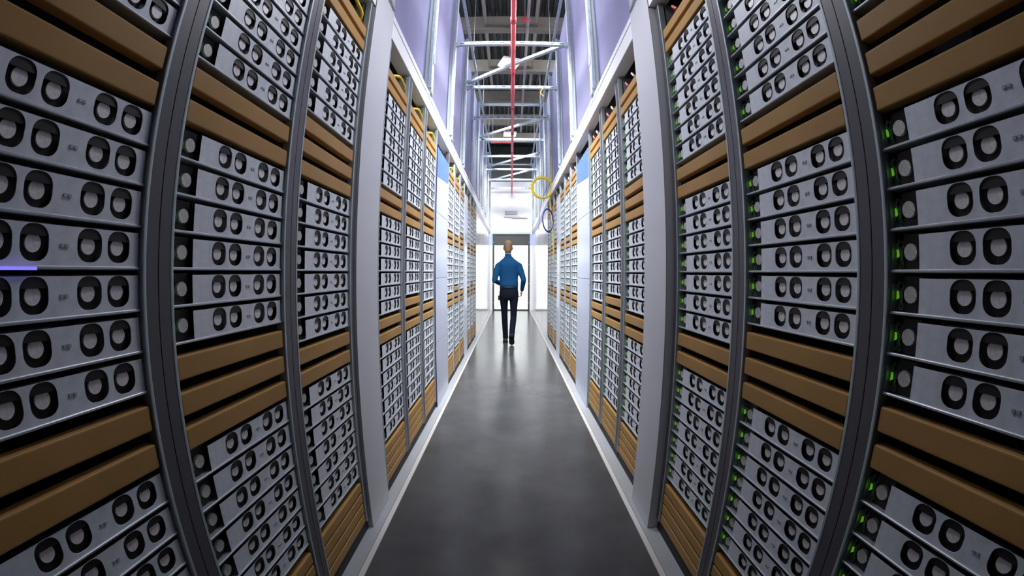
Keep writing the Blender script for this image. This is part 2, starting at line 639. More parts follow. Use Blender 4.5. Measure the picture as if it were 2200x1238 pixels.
def catch_mb():
    mb = MB()
    mb.box(0.282, 0.2885, -0.0022, -0.0002, 0.036, 0.0415, M_trim)
    mb.box(0.2885, 0.2915, -0.0012, -0.0002, 0.0378, 0.040, M_trim)
    mb.box(0.2915, 0.298, -0.0022, -0.0002, 0.036, 0.0415, M_trim)
    return mb


proto = empty('server_tray')
chassis_mb().build('chassis', proto)
plate_mb().build('cover_plate', proto)
catch_mb().build('catch', proto)
for h in HOLES:
    dr = drive_mb(*h).build('drive', proto)
    disc_mb(0.5 * (h[0] + h[1])).build('spindle_disc', dr)
fn = fan_mb().build('fan', proto)
hub_mb().build('fan_hub', fn)
cb = cables_mb().build('cable_bundle', proto)
led_mb().build('status_light', cb)
TRAY_PROTO = proto
used_proto = [False]


def whole_tray_mb(off=(0, 0, 0)):
    """the same tray with its pieces in one mesh, for the far racks"""
    out = MB()
    for part in [chassis_mb(), plate_mb(2)] + [q for h in HOLES for q in (drive_mb(*h), disc_mb(0.5 * (h[0] + h[1]), 12))] + [fan_mb(), hub_mb(12), led_mb()]:
        b = len(out.v)
        out.v += part.v
        out.f += [tuple(b + i for i in f) for f in part.f]
        out.m += [out.mi(part.mats[k]) for k in part.m]
    return out


FAR_TRAY = whole_tray_mb().mesh('server_tray_far')

# blank panel
bp_mb = MB().box(0.003, TW - 0.003, 0.0, 0.03, 0.0, 0.0525, M_board)
BLANK_MESH = bevelled(bp_mb.build('blank_panel'), 0.005, 3)
tmp = bpy.data.objects['blank_panel']
bpy.data.objects.remove(tmp)
bp2 = MB().box(0.003, TW - 0.003, 0.0, 0.03, 0.0, 0.0490, M_board)
tmp = bp2.build('blank_panel')
BLANK_LOW = bevelled(tmp, 0.006, 3)
bpy.data.objects.remove(tmp)

# ------------------------------------------------------------------ racks
RW = 0.5512


def rack_proto():
    r = empty('server_rack')
    zt = 2.645
    for a, sgn in ((0.001, 1), (RW - 0.001, -1)):
        xs = sorted((a, a + sgn * 0.032))
        MB().box(xs[0], xs[1], 0.0, 0.034, 0.075, zt, M_post).build('post', r)
        xs = sorted((a + sgn * 0.0325, a + sgn * 0.0425))
        MB().box(xs[0], xs[1], -0.0015, 0.030, 0.075, zt, M_trim).build('edge_trim', r, bevel=0.003, seg=2)
        xs = sorted((a + sgn * 0.040, a + sgn * 0.0420))
        MB().box(xs[0], xs[1], 0.036, 0.60, 0.076, zt - 0.002, M_side).build('side_panel', r)
    MB().box(0.0, RW, 0.603, 0.62, 0.0, zt, M_dark).build('back_panel', r)
    MB().box(0.004, RW - 0.004, 0.012, 0.60, 0.0, 0.073, M_dark).build('plinth', r)
    return r


RACK0 = rack_proto()
rack_used = [False]

ORD = ['first', 'second', 'third', 'fourth', 'fifth', 'sixth', 'seventh', 'eighth', 'ninth', 'tenth', 'eleventh', 'twelfth']
CENT = [(b0 + 0.552 * q, b0 + 0.552 * (q + 1)) for b0 in (0.070, 2.034, 4.387, 6.402) for q in range(3)]
# from the floor up: trays, blanks, trays, blanks, trays
PAT = {'P': (7, 2, 7, 2, 7), 'Q': (7, 3, 6, 2, 7), 'R': (7, 2, 7, 3, 6)}
far_mass = MB()
n_tray = 0
BLOCK = ['lower', 'middle', 'upper']

for s, W in ((-1, WL), (1, WR)):
    side = 'left' if s < 0 else 'right'
    for i, (c0, c1) in enumerate(CENT):
        typ = ('PQR' if s < 0 else 'RQP')[i % 3]
        mid = 0.5 * (c0 + c1)
        if s < 0:
            M = Matrix.Translation((-W, mid - RW / 2, 0)) @ Matrix.Rotation(PI / 2, 4, 'Z')
        else:
            M = Matrix.Translation((W, mid + RW / 2, 0)) @ Matrix.Rotation(-PI / 2, 4, 'Z')
        rk = RACK0 if not rack_used[0] else copy_tree(RACK0)
        rack_used[0] = True
        rk.matrix_world = M
        nb = {'P': 'two ochre blanks either side of middle trays', 'Q': 'three ochre blanks below its middle trays',
              'R': 'three ochre blanks above its middle trays'}[typ]
        tag(rk, '%s rack from camera on %s, %s' % (ORD[i], side, nb), 'server rack', 'server racks along the aisle')
        where = '%s rack from camera on %s side' % (ORD[i], side)
        TM = M @ Matrix.Translation(((RW - TW) / 2, 0.010, 0))

        def visible(z, h):
            return in_frame([TM @ Vector((x, 0, zz)) for x in (0.03, 0.15, 0.25, 0.35, 0.45) for zz in (z, z + h)], 12)

        def put_blank(z, mesh, nth, tot, blk):
            if not visible(z, 0.05):
                return
            o = bpy.data.objects.new('blank_panel', mesh)
            COL.objects.link(o)
            o.matrix_world = TM @ Matrix.Translation((0, -0.006, z))
            pos = 'top' if nth == tot - 1 else ('lowest' if nth == 0 else ORD[tot - 1 - nth])
            tag(o, 'ochre blank panel, %s of %d %s, %s' % (pos, tot, blk, where), 'blank panel', 'ochre blank panels in the racks')

        z = 0.078
        for k in range(4):
            put_blank(z + 0.0585 * k, BLANK_LOW, k, 4, 'at the foot')
        z = 0.337
        blocks = PAT[typ]
        for bi, n in enumerate(blocks):
            if bi % 2:                               # blanks
                for k in range(n):
                    put_blank(z + 0.004, BLANK_MESH, k, n, 'below middle trays' if bi == 1 else 'above middle trays')
                    z += 0.0805
            else:
                for k in range(n):
                    zz = z
                    z += 0.0803
                    if not visible(zz, TH):
                        continue
                    lab = 'silver server tray, %s down in %s block, %s' % (ORD[n - 1 - k], BLOCK[bi // 2], where)
                    L = TM @ Matrix.Translation((0, 0, zz))
                    if i < 6:
                        t = TRAY_PROTO if not used_proto[0] else copy_tree(TRAY_PROTO)
                        used_proto[0] = True
                        t.matrix_world = L
                    elif i == 6 or (i == 7 and s < 0):
                        t = bpy.data.objects.new('server_tray', FAR_TRAY)
                        COL.objects.link(t)
                        t.matrix_world = L
                    else:
                        part = whole_tray_mb()
                        b0 = len(far_mass.v)
                        far_mass.v += [tuple(L @ Vector(v)) for v in part.v]
                        far_mass.f += [tuple(b0 + q for q in f) for f in part.f]
                        far_mass.m += [far_mass.mi(part.mats[q]) for q in part.m]
                        continue
                    n_tray += 1
                    tag(t, lab, 'server tray', 'server trays in the racks')
                    if s < 0 and i == 0 and bi == 2 and k == 3:
                        bl = MB().box(0.155, 0.235, -0.0075, -0.0037, -0.0005, 0.0045, M_blue_led).build('status_light', t)
                        bl['label'] = 'glowing blue status light'
        for k in range(2):
            put_blank(z + 0.004 + 0.0755 * k, BLANK_MESH, k, 2, 'at the top')
o = far_mass.build('server_tray')
o.name = 'server_trays'
tag(o, 'rows of silver trays filling the far racks by the bright doorway', 'server trays', None, 'stuff')

# ------------------------------------------------------------------ bay dividers
for s, W in ((-1, WL), (1, WR)):
    side = 'left' if s < 0 else 'right'

    def div(name, y0, y1, xf, m, label, sheets=None, blue=False):
        r = empty(name, (s * (xf), 0.5 * (y0 + y1), 0.0))
        hw = 0.5 * (y1 - y0)

        def P(nm, ya, yb, xa, xb, za, zb, mm, bevel=0.0):
            xs = sorted((s * xa, s * xb))
            return MB().box(xs[0], xs[1], ya, yb, za, zb, mm).build(nm, r, bevel=bevel)
        if not sheets:
            P('face_sheet', -hw, hw, 0.0, 0.004, 0.012, 2.812, m, 0.0015)
            P('edge_return', -hw, -hw + 0.004, 0.0045, 0.09, 0.012, 2.65, m)
            P('edge_return', hw - 0.004, hw, 0.0045, 0.09, 0.012, 2.65, m)
        else:
            for za, zb in zip(sheets[:-1], sheets[1:]):
                P('panel_sheet', -hw, hw, 0.0, 0.02, za + 0.002, zb - 0.002, m, 0.0015)
                for yy in (-hw + 0.02, hw - 0.02):
                    for zq in (za + 0.05, zb - 0.05):
                        MB().disc((yy, zq), 0.006, 'x', -s * 0.004, 0.0, M_bracket, 10).build('screw', r)
            P('backing', -hw, hw, 0.022, 0.05, 0.012, 2.49, M_side)
        if blue and s < 0:
            et = P('edge_trim', -hw - 0.0035, -hw - 0.0005, 0.0, 0.02, 0.012, 2.49, M_bluecab)
            et['label'] = 'dark blue strip along the near edge'
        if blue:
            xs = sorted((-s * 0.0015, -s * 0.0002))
            fb = MB().prism([(-hw + 0.004, 2.20), (hw - 0.004, 2.27), (hw - 0.004, 2.485), (-hw + 0.004, 2.485)], 'x', xs[0], xs[1], M_bluerefl).build('painted_blue_reflection', r)  # blue reflection on the glossy panel, painted as a flat sheet
            fb['label'] = 'painted blue reflection at the top of the panel'
        return tag(r, label, 'panel', 'panels dividing the bays')
    div('bay_divider', 1.728, 2.030, 0.690 if s < 0 else 0.6905, M_grey, 'wide plain grey divider between the third and fourth racks on the %s' % side)
    div('bay_divider', 3.696, 4.380, W - 0.006, M_white_gloss, 'broad glossy white divider with painted blue reflection at its top, %s side' % side,
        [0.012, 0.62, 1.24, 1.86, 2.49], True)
    div('bay_divider', 6.049, 6.394, W - 0.004, M_white_gloss, 'narrow white divider between ninth and tenth racks on the %s' % side,
        [0.012, 1.25, 2.49])

# ------------------------------------------------------------------ containment frame above the racks
YK = [1.966 + 1.2645 * k for k in range(10)]
XF = 0.683                        # inner face of the posts
for s in (-1, 1):
    side = 'left' if s < 0 else 'right'
    r = empty('containment_beam', (s * 0.74, 0, 2.657))
    xs = sorted((-s * 0.0425, s * 0.045))
    MB().box(xs[0], xs[1], -1.5, Y_END - 0.01, 0.001, 0.112, M_white).build('rail', r, bevel=0.004)
    xs = sorted((-s * 0.046, s * 0.0))
    MB().box(xs[0], xs[1], 2.034, Y_END - 0.01, 0.113, 0.155, M_white).build('cap_strip', r, bevel=0.003)
    tag(r, 'long pale beam running above the racks on the %s side' % side, 'beam', 'beams above the racks')
    for k, y in enumerate(YK):
        r = empty('frame_post', (s * (XF + 0.034), y, 2.816))
        MB().box(-0.034, 0.034, -0.031, 0.031, 0.0, 2.15, M_alu).build('profile', r, bevel=0.004)
        MB().box(-s * 0.020 - 0.014, -s * 0.020 + 0.014, -0.066, -0.0315, 0.05, 2.15, M_strut).build('slotted_channel', r, bevel=0.002)
        xs = sorted((-s * 0.0385, -s * 0.0345))
        MB().box(xs[0], xs[1], -0.033, 0.033, 0.30, 0.39, M_bracket).build('bracket', r)
        MB().box(-0.038, 0.038, -0.038, 0.038, 0.001, 0.02, M_bracket).build('foot_plate', r)
        tag(r, 'pale aluminium post, %s from the camera above the %s racks' % (ORD[k], side), 'post', 'posts of the containment frame')
    for k in range(len(YK)):
        ya = YK[k - 1] + 0.005 if k else -1.4
        yb = YK[k] - 0.005
        r = MB().box(-0.004, 0.004, ya - 0.5 * (ya + yb), yb - 0.5 * (ya + yb), 0.0, 2.2, M_poly).build('containment_panel')
        r.location = (s * 0.762, 0.5 * (ya + yb), 2.816)
        tag(r, 'lavender translucent sheet just before the %s post above the %s racks' % (ORD[k], side), 'translucent panel', 'translucent containment sheets')
    # slotted rail along the top of the posts
    r = empty('slotted_rail', (s * 0.66, 0, 4.972))
    ch = MB().box(-0.020, 0.020, 2.9, Y_END - 0.02, 0.0, 0.045, M_strut)
    y = 3.2
    while y < 12:
        xx = -s * 0.0205
        ch.box(xx - 0.0008, xx + 0.0008, y, y + 0.055, 0.016, 0.030, M_slot)
        y += 0.11
    ch.build('channel', r)
    tag(r, 'slotted steel rail along the top of the %s posts' % side, 'rail', 'slotted rails under the roof')


def strut(name, y, z, label, hw=0.680, slots=True):
    r = empty(name, (0, y, z))
    mb = MB()
    mb.prism([(-0.025, 0.0), (0.025, 0.0), (0.025, 0.007), (0.020, 0.007), (0.020, 0.046), (-0.020, 0.046), (-0.020, 0.007), (-0.025, 0.007)], 'x', -hw, hw, M_strut)
    if slots:
        n = 11
        for q in range(n):
            xx = -hw + 0.07 + q * (2 * hw - 0.14) / (n - 1)
            mb.box(xx - 0.028, xx + 0.028, -0.0215, -0.0202, 0.019, 0.030, M_slot)
    mb.build('channel', r)
    for sx in (-1, 1):
        MB().box(sx * (hw - 0.014) - 0.014, sx * (hw - 0.014) + 0.014, -0.034, 0.034, -0.013, -0.0005, M_trim).build('end_clamp', r)
    return tag(r, label, 'strut', 'struts across the aisle')


for k in range(2, 10):
    strut('cross_strut', YK[k], 4.083, 'slotted steel strut across the aisle, %s from the camera in the lower row' % ORD[k - 2])
for k, nm in ((3, 'nearest'), (5, 'second'), (7, 'third'), (9, 'farthest')):
    strut('hanging_strut', YK[k] + 0.06, 4.918, 'steel strut of the upper row under the roof rails, %s of four' % nm, 0.672, False)
for k, (ya, yb) in enumerate(((5.72, 4.60), (8.28, 7.12), (10.80, 9.46), (12.45, 10.98))):
    r = empty('diagonal_brace', (0, 0, 4.146))
    a, c = Vector((-0.665, ya, 0)), Vector((0.66, yb, 0))
    dv = (c - a).normalized()
    nn = Vector((-dv.y, dv.x, 0)) * 0.025
    mb = MB()
    mb.prism([tuple((a + nn)[:2]), tuple((a - nn)[:2]), tuple((c - nn)[:2]), tuple((c + nn)[:2])], 'z', 0.0, 0.04, M_strut)
    mb.build('channel', r)
    for pnt in (a, c):
        MB().box(pnt.x - 0.022, pnt.x + 0.022, pnt.y - 0.022, pnt.y + 0.022, 0.041, 0.055, M_trim).build('end_clamp', r)
    tag(r, 'diagonal steel brace slanting across the overhead struts, %s from the camera' % ORD[k], 'brace', 'diagonal braces over the aisle')

# sprinkler pipe hung under the struts
r = empty('sprinkler_pipe', (0.014, 0, 4.015))
MB().tube([(0, -1.0, 0), (0, 6, 0), (0, Y_END - 0.01, 0)], 0.027, M_red, 16).build('pipe', r, True)
for k in range(9):
    y = 2.60 + 1.259 * k
    MB().tube([(0, y - 0.04, 0), (0, y + 0.04, 0)], 0.032, M_redc, 16).build('coupling', r, True)
for k in range(2, 10):
    MB().box(-0.006, 0.006, YK[k] - 0.015, YK[k] + 0.015, 0.0275, 0.0675, M_trim).build('hanger', r)
tag(r, 'red sprinkler pipe running down the middle of the aisle overhead', 'pipe')
# grey conduit and sprinkler drop under the deck
r = empty('conduit', (0.295, 0, 6.02))
MB().tube([(0, -1, -0.04), (0, 13, -0.04)], 0.028, M_conduit, 10).build('pipe', r, True)
for y in (6.85, 8.6, 10.4):
    MB().box(-0.035, 0.035, y, y + 0.05, -0.085, -0.07, M_conduit).build('hanger', r)
tag(r, 'grey conduit beside the red pipe, high under the roof deck', 'conduit')
r = empty('sprinkler_valve', (0.235, 6.45, 5.80))
MB().tube([(0, 0, 0.0), (0, 0, 0.14)], 0.02, M_redc, 10).build('body', r, True)
MB().tube([(-0.10, 0, 0.05), (0.10, 0, 0.05)], 0.016, M_redc, 8).build('handle', r, True)
MB().tube([(0, 0, 0.141), (0, 0, Z_DECK - 5.80)], 0.006, M_conduit, 6).build('hanger_rod', r)
tag(r, 'small dark red sprinkler valve hanging on the roof conduit', 'valve')
r = empty('cross_pipe', (-0.3, 11.43, 5.08))
MB().tube([(-0.3, 0, 0), (0.3, 0, 0)], 0.028, M_red, 10).build('pipe', r, True)
for xx in (-0.25, 0.2):
    MB().tube([(xx, 0, 0.03), (xx, 0, Z_DECK - 5.08)], 0.006, M_conduit, 6).build('hanger_rod', r)
tag(r, 'short bright red pipe crossing high up near the end wall', 'pipe')
for s in (-1, 1):
    side = 'left' if s < 0 else 'right'
    for k, y in enumerate((6.36, 8.89, 11.4)):
        o = MB().tube([(0, 0, 0), (0, 0, Z_DECK - 5.019)], 0.006, M_conduit, 6).build('threaded_rod')
        o.location = (s * 0.66, y, 5.018)
        tag(o, 'thin hanger rod from the roof deck to the %s slotted rail, %s from the camera' % (side, ORD[k]), 'hanger rod', 'rods holding up the slotted rails')

# pendant lamps
LAMPS = [(-0.02, 3.2, 5.62, 0.25), (-0.045, 8.05, 5.80, 0.35), (-0.06, 12.95, 5.85, 0.05)]
for k, (x, y, z, rz) in enumerate(LAMPS):
    if k == 0:
        continue
    r = empty('pendant_lamp', (x, y, z), rz)
    MB().box(-0.21, 0.21, -0.21, 0.21, 0.006, 0.05, M_lampbody).build('housing', r, bevel=0.006)
    MB().box(-0.20, 0.20, -0.20, 0.20, 0.0, 0.0055, M_lamp).build('diffuser', r)
    MB().tube([(0, 0, 0.051), (0, 0, Z_DECK - z)], 0.008, M_conduit, 6).build('stem', r)
    tag(r, 'square white lamp panel under the roof, %s' % ('the nearer of two, above the first long brace' if k == 1 else 'the farther of two, beyond the second brace'), 'lamp', 'lamp panels under the roof')

# ------------------------------------------------------------------ cables
def bez(pts, n=8):
    """Catmull-Rom through points"""
    P = [Vector(p) for p in pts]
    out = []
    for i in range(len(P) - 1):
        p0, p1, p2, p3 = P[max(i - 1, 0)], P[i], P[i + 1], P[min(i + 2, len(P) - 1)]
        for j in range(n):
            t = j / n
            out.append(0.5 * ((2 * p1) + (p2 - p0) * t + (2 * p0 - 5 * p1 + 4 * p2 - p3) * t * t + (3 * p1 - p0 - 3 * p2 + p3) * t ** 3))
    out.append(P[-1])
    return [tuple(p) for p in out]


def coil(name, c, R, R2, yaw, m, rw, turns, spread, label, cat, ties=()):
    """a hank of cable: several loops wound round each other"""
    r = empty(name, c)
    rnd = random.Random(11)
    pts = []
    n = 40
    for t in range(turns):
        for i in range(n):
            a = 2 * PI * i / n
            k = 1 + 0.01 * math.sin(a + t)
            ox = rnd.uniform(-0.0008, 0.0008)
            off = spread * math.sin(2.399 * t)
            dep = spread * math.cos(2.399 * t)
            u = (R + off) * math.cos(a) * k
            w = (R2 + off) * math.sin(a) * k
            pts.append((u * math.cos(yaw), u * math.sin(yaw) + dep, w))
    MB().tube(pts, rw, m, 6).build('loops', r, True)
    for a in ties:
        u, w = R * math.cos(a), R2 * math.sin(a)
        MB().tube([(u * math.cos(yaw) * q, u * math.sin(yaw) * q, w * q) for q in (0.88, 1.12)], [0.012, 0.012], M_slot, 6).build('tie', r)
    return tag(r, label, cat)


yc = coil('cable_coil', (0.530, 6.86, 2.755), 0.178, 0.178, 0.08, M_yellow, 0.0065, 10, 0.016, 'thick yellow cable coil hanging above the racks on the right', 'cable coil', (0.6, 2.6, 4.4))
coil('cable_coil', (0.575, 6.30, 2.115), 0.185, 0.178, 1.02, M_bluecab, 0.0060, 5, 0.008, 'dark blue cable coil hanging below the yellow coil', 'cable coil', (5.0,))
o = MB().tube(bez([(0.672, 6.95, 4.07), (0.674, 6.95, 3.56), (0.676, 6.95, 3.10), (0.676, 6.94, 2.84), (0.670, 6.92, 2.62), (0.66, 6.80, 2.40), (0.69, 6.75, 2.09), (0.70, 6.74, 1.81), (0.70, 6.74, 1.47)]), 0.0065, M_yellow, 6).build('yellow_cable', smooth=True)
tag(o, 'yellow cable running down a post beside the yellow coil', 'cable')
o = MB().tube(bez([(0.69, 6.75, 2.85), (0.60, 6.80, 2.72), (0.52, 6.6, 2.55), (0.475, 6.5, 2.38), (0.445, 6.42, 2.10), (0.435, 6.4, 1.98)]), 0.0035, M_bluecab, 6).build('blue_cable', smooth=True)
tag(o, 'thin blue cable trailing down in front of the yellow coil', 'cable')
# loose tail of the coil
tail = [(0.345, 6.84, 2.80), (0.31, 6.84, 2.80), (0.295, 6.84, 2.74), (0.32, 6.84, 2.65), (0.37, 6.835, 2.575), (0.42, 6.83, 2.565)]
MB().tube(bez([(x - 0.530, y - 6.86, z - 2.755) for x, y, z in tail]), 0.0035, M_yellow, 6).build('loose_end', yc, True)
o = MB().tube(bez([(0.475, 5.718, 4.078), (0.450, 5.715, 4.04), (0.435, 5.712, 3.995), (0.450, 5.715, 3.965), (0.478, 5.718, 3.94)]), 0.006, M_yellow, 6).build('hanging_cable', smooth=True)
tag(o, 'short yellow cable end dangling from the second overhead strut', 'cable')
# fibre leads on top of the rack columns
for i, (c0, c1) in enumerate(CENT):
    if i < 2 or i > 8:
        continue
    y1 = c1 - 0.06
    x = -WL - 0.015
    p = bez([(x - 0.05, y1 - 0.26, 2.515), (x + 0.002, y1 - 0.20, 2.535), (x + 0.006, y1 - 0.12, 2.535), (x, y1 - 0.05, 2.525), (x - 0.04, y1 - 0.005, 2.508)])
    o = MB().tube(p, 0.009, M_yellow, 6).build('fibre_lead', smooth=True)
    tag(o, 'yellow fibre lead lying on the top blank of the %s rack on the left' % ORD[i], 'cable', 'fibre leads on the racks')
for i in (2, 3, 4, 5, 6, 7):
    c0, c1 = CENT[i]
    x = WR + 0.02
    y0 = c0 + 0.06
    for q, mm, nm in ((0.16, M_whitecab, 'white'), (0.30, M_redcab, 'red')):
        p = bez([(x + 0.05, y0 + q + 0.05, 2.512), (x, y0 + q + 0.02, 2.54), (x - 0.006, y0 + q, 2.525), (x, y0 + q - 0.02, 2.503)])
        o = MB().tube(p, 0.007, mm, 6).build('patch_lead', smooth=True)
        tag(o, 'short %s patch lead on top of the %s rack on the right' % (nm, ORD[i]), 'cable', 'patch leads on the racks')

# grey fittings on the end wall above the door
o = MB().box(-0.22, 0.21, Y_END - 0.05, Y_END - 0.002, 3.27, 3.39, M_bracket).build('wall_fitting')
tag(o, 'grey oblong box on the white wall above the door', 'wall box')
o = MB().prism([(-0.25, 3.17), (0.0, 3.17), (0.02, 3.14), (0.25, 3.14), (0.56, 3.14), (0.56, 3.155), (0.25, 3.195), (-0.25, 3.195)], 'y', Y_END - 0.05, Y_END - 0.002, M_bracket).build('wall_fitting')
tag(o, 'thin grey bar on the wall between the oblong box and the door', 'wall bar')

# ------------------------------------------------------------------ the walking man, seen from behind
def ring(c, u, v, ru, rv, n=20, sq=1.0):
    out = []
    for i in range(n):
        a = 2 * PI * i / n
        ca, sa = math.cos(a), math.sin(a)
        if sq != 1.0:
            ca = math.copysign(abs(ca) ** sq, ca)
            sa = math.copysign(abs(sa) ** sq, sa)
        out.append(Vector(c) + Vector(u) * (ru * ca) + Vector(v) * (rv * sa))
    return out


def limb(mb, pts, m, n=14):
    """tapering tube through (x,y,z,r) or (x,y,z,ru,rv); u is the sideways axis"""
    P = [Vector(p[:3]) for p in pts]
    rings = []
    for i, p in enumerate(pts):
        t = (P[min(i + 1, len(P) - 1)] - P[max(i - 1, 0)]).normalized()
        u = Vector((1, 0, 0))
        u = (u - t * u.dot(t))
        if u.length < 0.2:
            u = Vector((0, 1, 0))
            u = (u - t * u.dot(t))
        u.normalize()
        v = t.cross(u)
        ru = p[3]
        rv = p[4] if len(p) > 4 else ru
        rings.append(ring(P[i], u, v, ru, rv, n))
    mb.loft(rings, m)
    return mb


def melt(mb, name, parent, voxel, smooth_it=6, mats=None):
    """fuse overlapping lofts into one continuous skin"""
    o = mb.build(name)
    rm = o.modifiers.new('remesh', 'REMESH')
    rm.mode = 'VOXEL'
    rm.voxel_size = voxel
    sm = o.modifiers.new('smooth', 'SMOOTH')
    sm.factor = 0.5
    sm.iterations = smooth_it
    dg = bpy.context.evaluated_depsgraph_get()
    me = bpy.data.meshes.new_from_object(o.evaluated_get(dg))
    o.modifiers.clear()
    old = o.data
    o.data = me
    me.name = name
    if not me.materials:
        me.materials.append(mb.mats[0])
    me.polygons.foreach_set('use_smooth', [True] * len(me.polygons))
    if parent is not None:
        o.parent = parent
    return o


PX, PY = -0.045, 7.22
X = lambda x: x - PX          # keep the numbers below in aisle coordinates
# skin: head, neck, hands and the body under the clothes, one surface
mb = MB()
hx = X(-0.056)
head = [(1.600, -0.012, 0.050, 0.055), (1.640, 0.000, 0.056, 0.070), (1.672, 0.012, 0.064, 0.088), (1.710, 0.012, 0.072, 0.098),
        (1.750, 0.006, 0.0765, 0.101), (1.790, 0.0, 0.077, 0.100), (1.825, -0.004, 0.069, 0.088), (1.848, -0.006, 0.052, 0.066), (1.860, -0.006, 0.024, 0.030)]
mb.loft([ring((hx, yy, zz), (1, 0, 0), (0, 1, 0), a, b2, 20) for zz, yy, a, b2 in head], M_skin)
# brow, nose, mouth, chin on the far side of the head
mb.loft([ring((hx, yy, zz), (1, 0, 0), (0, 1, 0), a, a * 1.2, 8) for zz, yy, a in ((1.755, 0.095, 0.008), (1.73, 0.106, 0.011), (1.708, 0.116, 0.015), (1.70, 0.108, 0.014))], M_skin)
mb.loft([ring((hx, yy, zz), (1, 0, 0), (0, 1, 0), a, 0.010, 10) for zz, yy, a in ((1.684, 0.098, 0.016), (1.678, 0.102, 0.024), (1.670, 0.100, 0.022), (1.664, 0.096, 0.012))], M_skin)
mb.loft([ring((hx, yy, zz), (1, 0, 0), (0, 1, 0), a, 0.02, 10) for zz, yy, a in ((1.66, 0.078, 0.03), (1.645, 0.082, 0.034), (1.632, 0.076, 0.024))], M_skin)
# ears
for sx in (-1, 1):
    ex = hx + sx * 0.080
    mb.loft([ring((ex + sx * o2, yy, zz), (1, 0, 0), (0, 1, 0), a, b2, 10) for zz, yy, a, b2, o2 in
             ((1.692, 0.004, 0.006, 0.010, -0.002), (1.706, 0.0, 0.010, 0.015, 0.0), (1.728, -0.006, 0.011, 0.020, 0.003), (1.746, -0.008, 0.011, 0.019, 0.004), (1.757, -0.004, 0.007, 0.012, 0.002))], M_skin)
# neck and trunk core
limb(mb, [(X(-0.048), -0.02, 1.52, 0.062, 0.062), (X(-0.050), -0.018, 1.57, 0.055, 0.060), (X(-0.054), -0.012, 1.62, 0.053, 0.058), (hx, -0.006, 1.66, 0.054, 0.062)], M_skin)
mb.loft([ring((X(xx), yy, zz), (1, 0, 0), (0, 1, 0), a, b2, 20) for zz, xx, yy, a, b2 in
         ((0.86, -0.036, 0.0, 0.12, 0.085), (1.05, -0.04, 0.0, 0.125, 0.085), (1.25, -0.04, 0.0, 0.145, 0.095), (1.42, -0.042, -0.005, 0.15, 0.09), (1.53, -0.046, -0.012, 0.07, 0.06))], M_skin)
LSH, LEL, LWR = (X(-0.220), -0.010, 1.432), (X(-0.292), -0.075, 1.160), (X(-0.205), 0.130, 1.085)
RSH, REL, RWR = (X(0.136), -0.010, 1.432), (X(0.222), -0.060, 1.165), (X(0.196), 0.085, 0.968)
for sh, el, wr in ((LSH, LEL, LWR), (RSH, REL, RWR)):
    a, b2, c = Vector(sh), Vector(el), Vector(wr)
    limb(mb, [(*a, 0.046), (*a.lerp(b2, 0.5), 0.042), (*b2, 0.036), (*b2.lerp(c, 0.35), 0.037), (*b2.lerp(c, 0.8), 0.028), (*c, 0.025, 0.021)], M_skin)
LHIP, LKN, LAN = (X(-0.130), 0.0, 0.90), (X(-0.116), 0.075, 0.520), (X(-0.098), 0.165, 0.100)
RHIP, RKN, RAN = (X(0.052), 0.0, 0.90), (X(0.046), -0.010, 0.500), (X(0.012), -0.235, 0.165)
for hp, kn, an in ((LHIP, LKN, LAN), (RHIP, RKN, RAN)):
    a, b2, c = Vector(hp), Vector(kn), Vector(an)
    limb(mb, [(*a, 0.075), (*a.lerp(b2, 0.5), 0.062), (*b2, 0.048), (*b2.lerp(c, 0.3), 0.050), (*b2.lerp(c, 0.75), 0.036), (*c, 0.034)], M_skin)


def hand(mb, wr, fwd, palm_n, side, curl):
    """palm, four unequal bent fingers and a thumb off the side; fwd from wrist to knuckles, palm_n out of the palm, side towards the thumb"""
    w, f, n, sd = Vector(wr), Vector(fwd).normalized(), Vector(palm_n).normalized(), Vector(side).normalized()
    rings = []
    for t, hw, ht in ((0.0, 0.024, 0.017), (0.03, 0.034, 0.017), (0.065, 0.040, 0.016), (0.092, 0.039, 0.013), (0.10, 0.034, 0.009)):
        rings.append(ring(w + f * t, sd, n, hw, ht, 12))
    mb.loft(rings, M_skin)
    for q, (ln, off) in enumerate(((0.070, 0.027), (0.079, 0.009), (0.073, -0.009), (0.057, -0.027))):
        p = w + f * 0.092 + sd * off
        d1 = f
        pts = [(*(p - f * 0.02), 0.0095)]
        ang = 0.0
        for seg, frac, rr in ((0, 0.45, 0.0092), (1, 0.32, 0.0085), (2, 0.25, 0.0070)):
            ang += curl * (0.75 + 0.12 * q) * (1.0 if seg else 0.7)
            dd = f * math.cos(ang) + n * math.sin(ang)
            p = p + dd * (ln * frac)
            pts.append((*p, rr))
        limb(mb, pts, M_skin, 8)
    p = w + f * 0.028 + sd * 0.026
    d1 = (f * 0.7 + sd * 0.55 + n * 0.35).normalized()
    d2 = (f * 0.85 + sd * 0.1 + n * 0.55).normalized()
    limb(mb, [(*(p - d1 * 0.012), 0.012), (*(p + d1 * 0.03), 0.0115), (*(p + d1 * 0.03 + d2 * 0.026), 0.0095), (*(p + d1 * 0.03 + d2 * 0.045), 0.0070)], M_skin, 8)


rf = (Vector(RWR) - Vector(REL)).normalized() * 0.5 + Vector((-0.10, 0.10, -0.9))
hand(mb, RWR, rf, (-0.9, 0.25, 0.1), (0.15, 0.95, 0.25), 0.95)
lf = (Vector(LWR) - Vector(LEL)).normalized()
hand(mb, LWR, lf + Vector((0.25, 0.1, 0.1)), (0.3, 0.1, -0.8), (0.7, -0.3, 0.3), 0.5)
person = melt(mb, 'person', None, 0.0048, 4)
person.location = (PX, PY, 0)
tag(person, 'person in a blue shirt and dark trousers walking away towards the bright door', 'person')

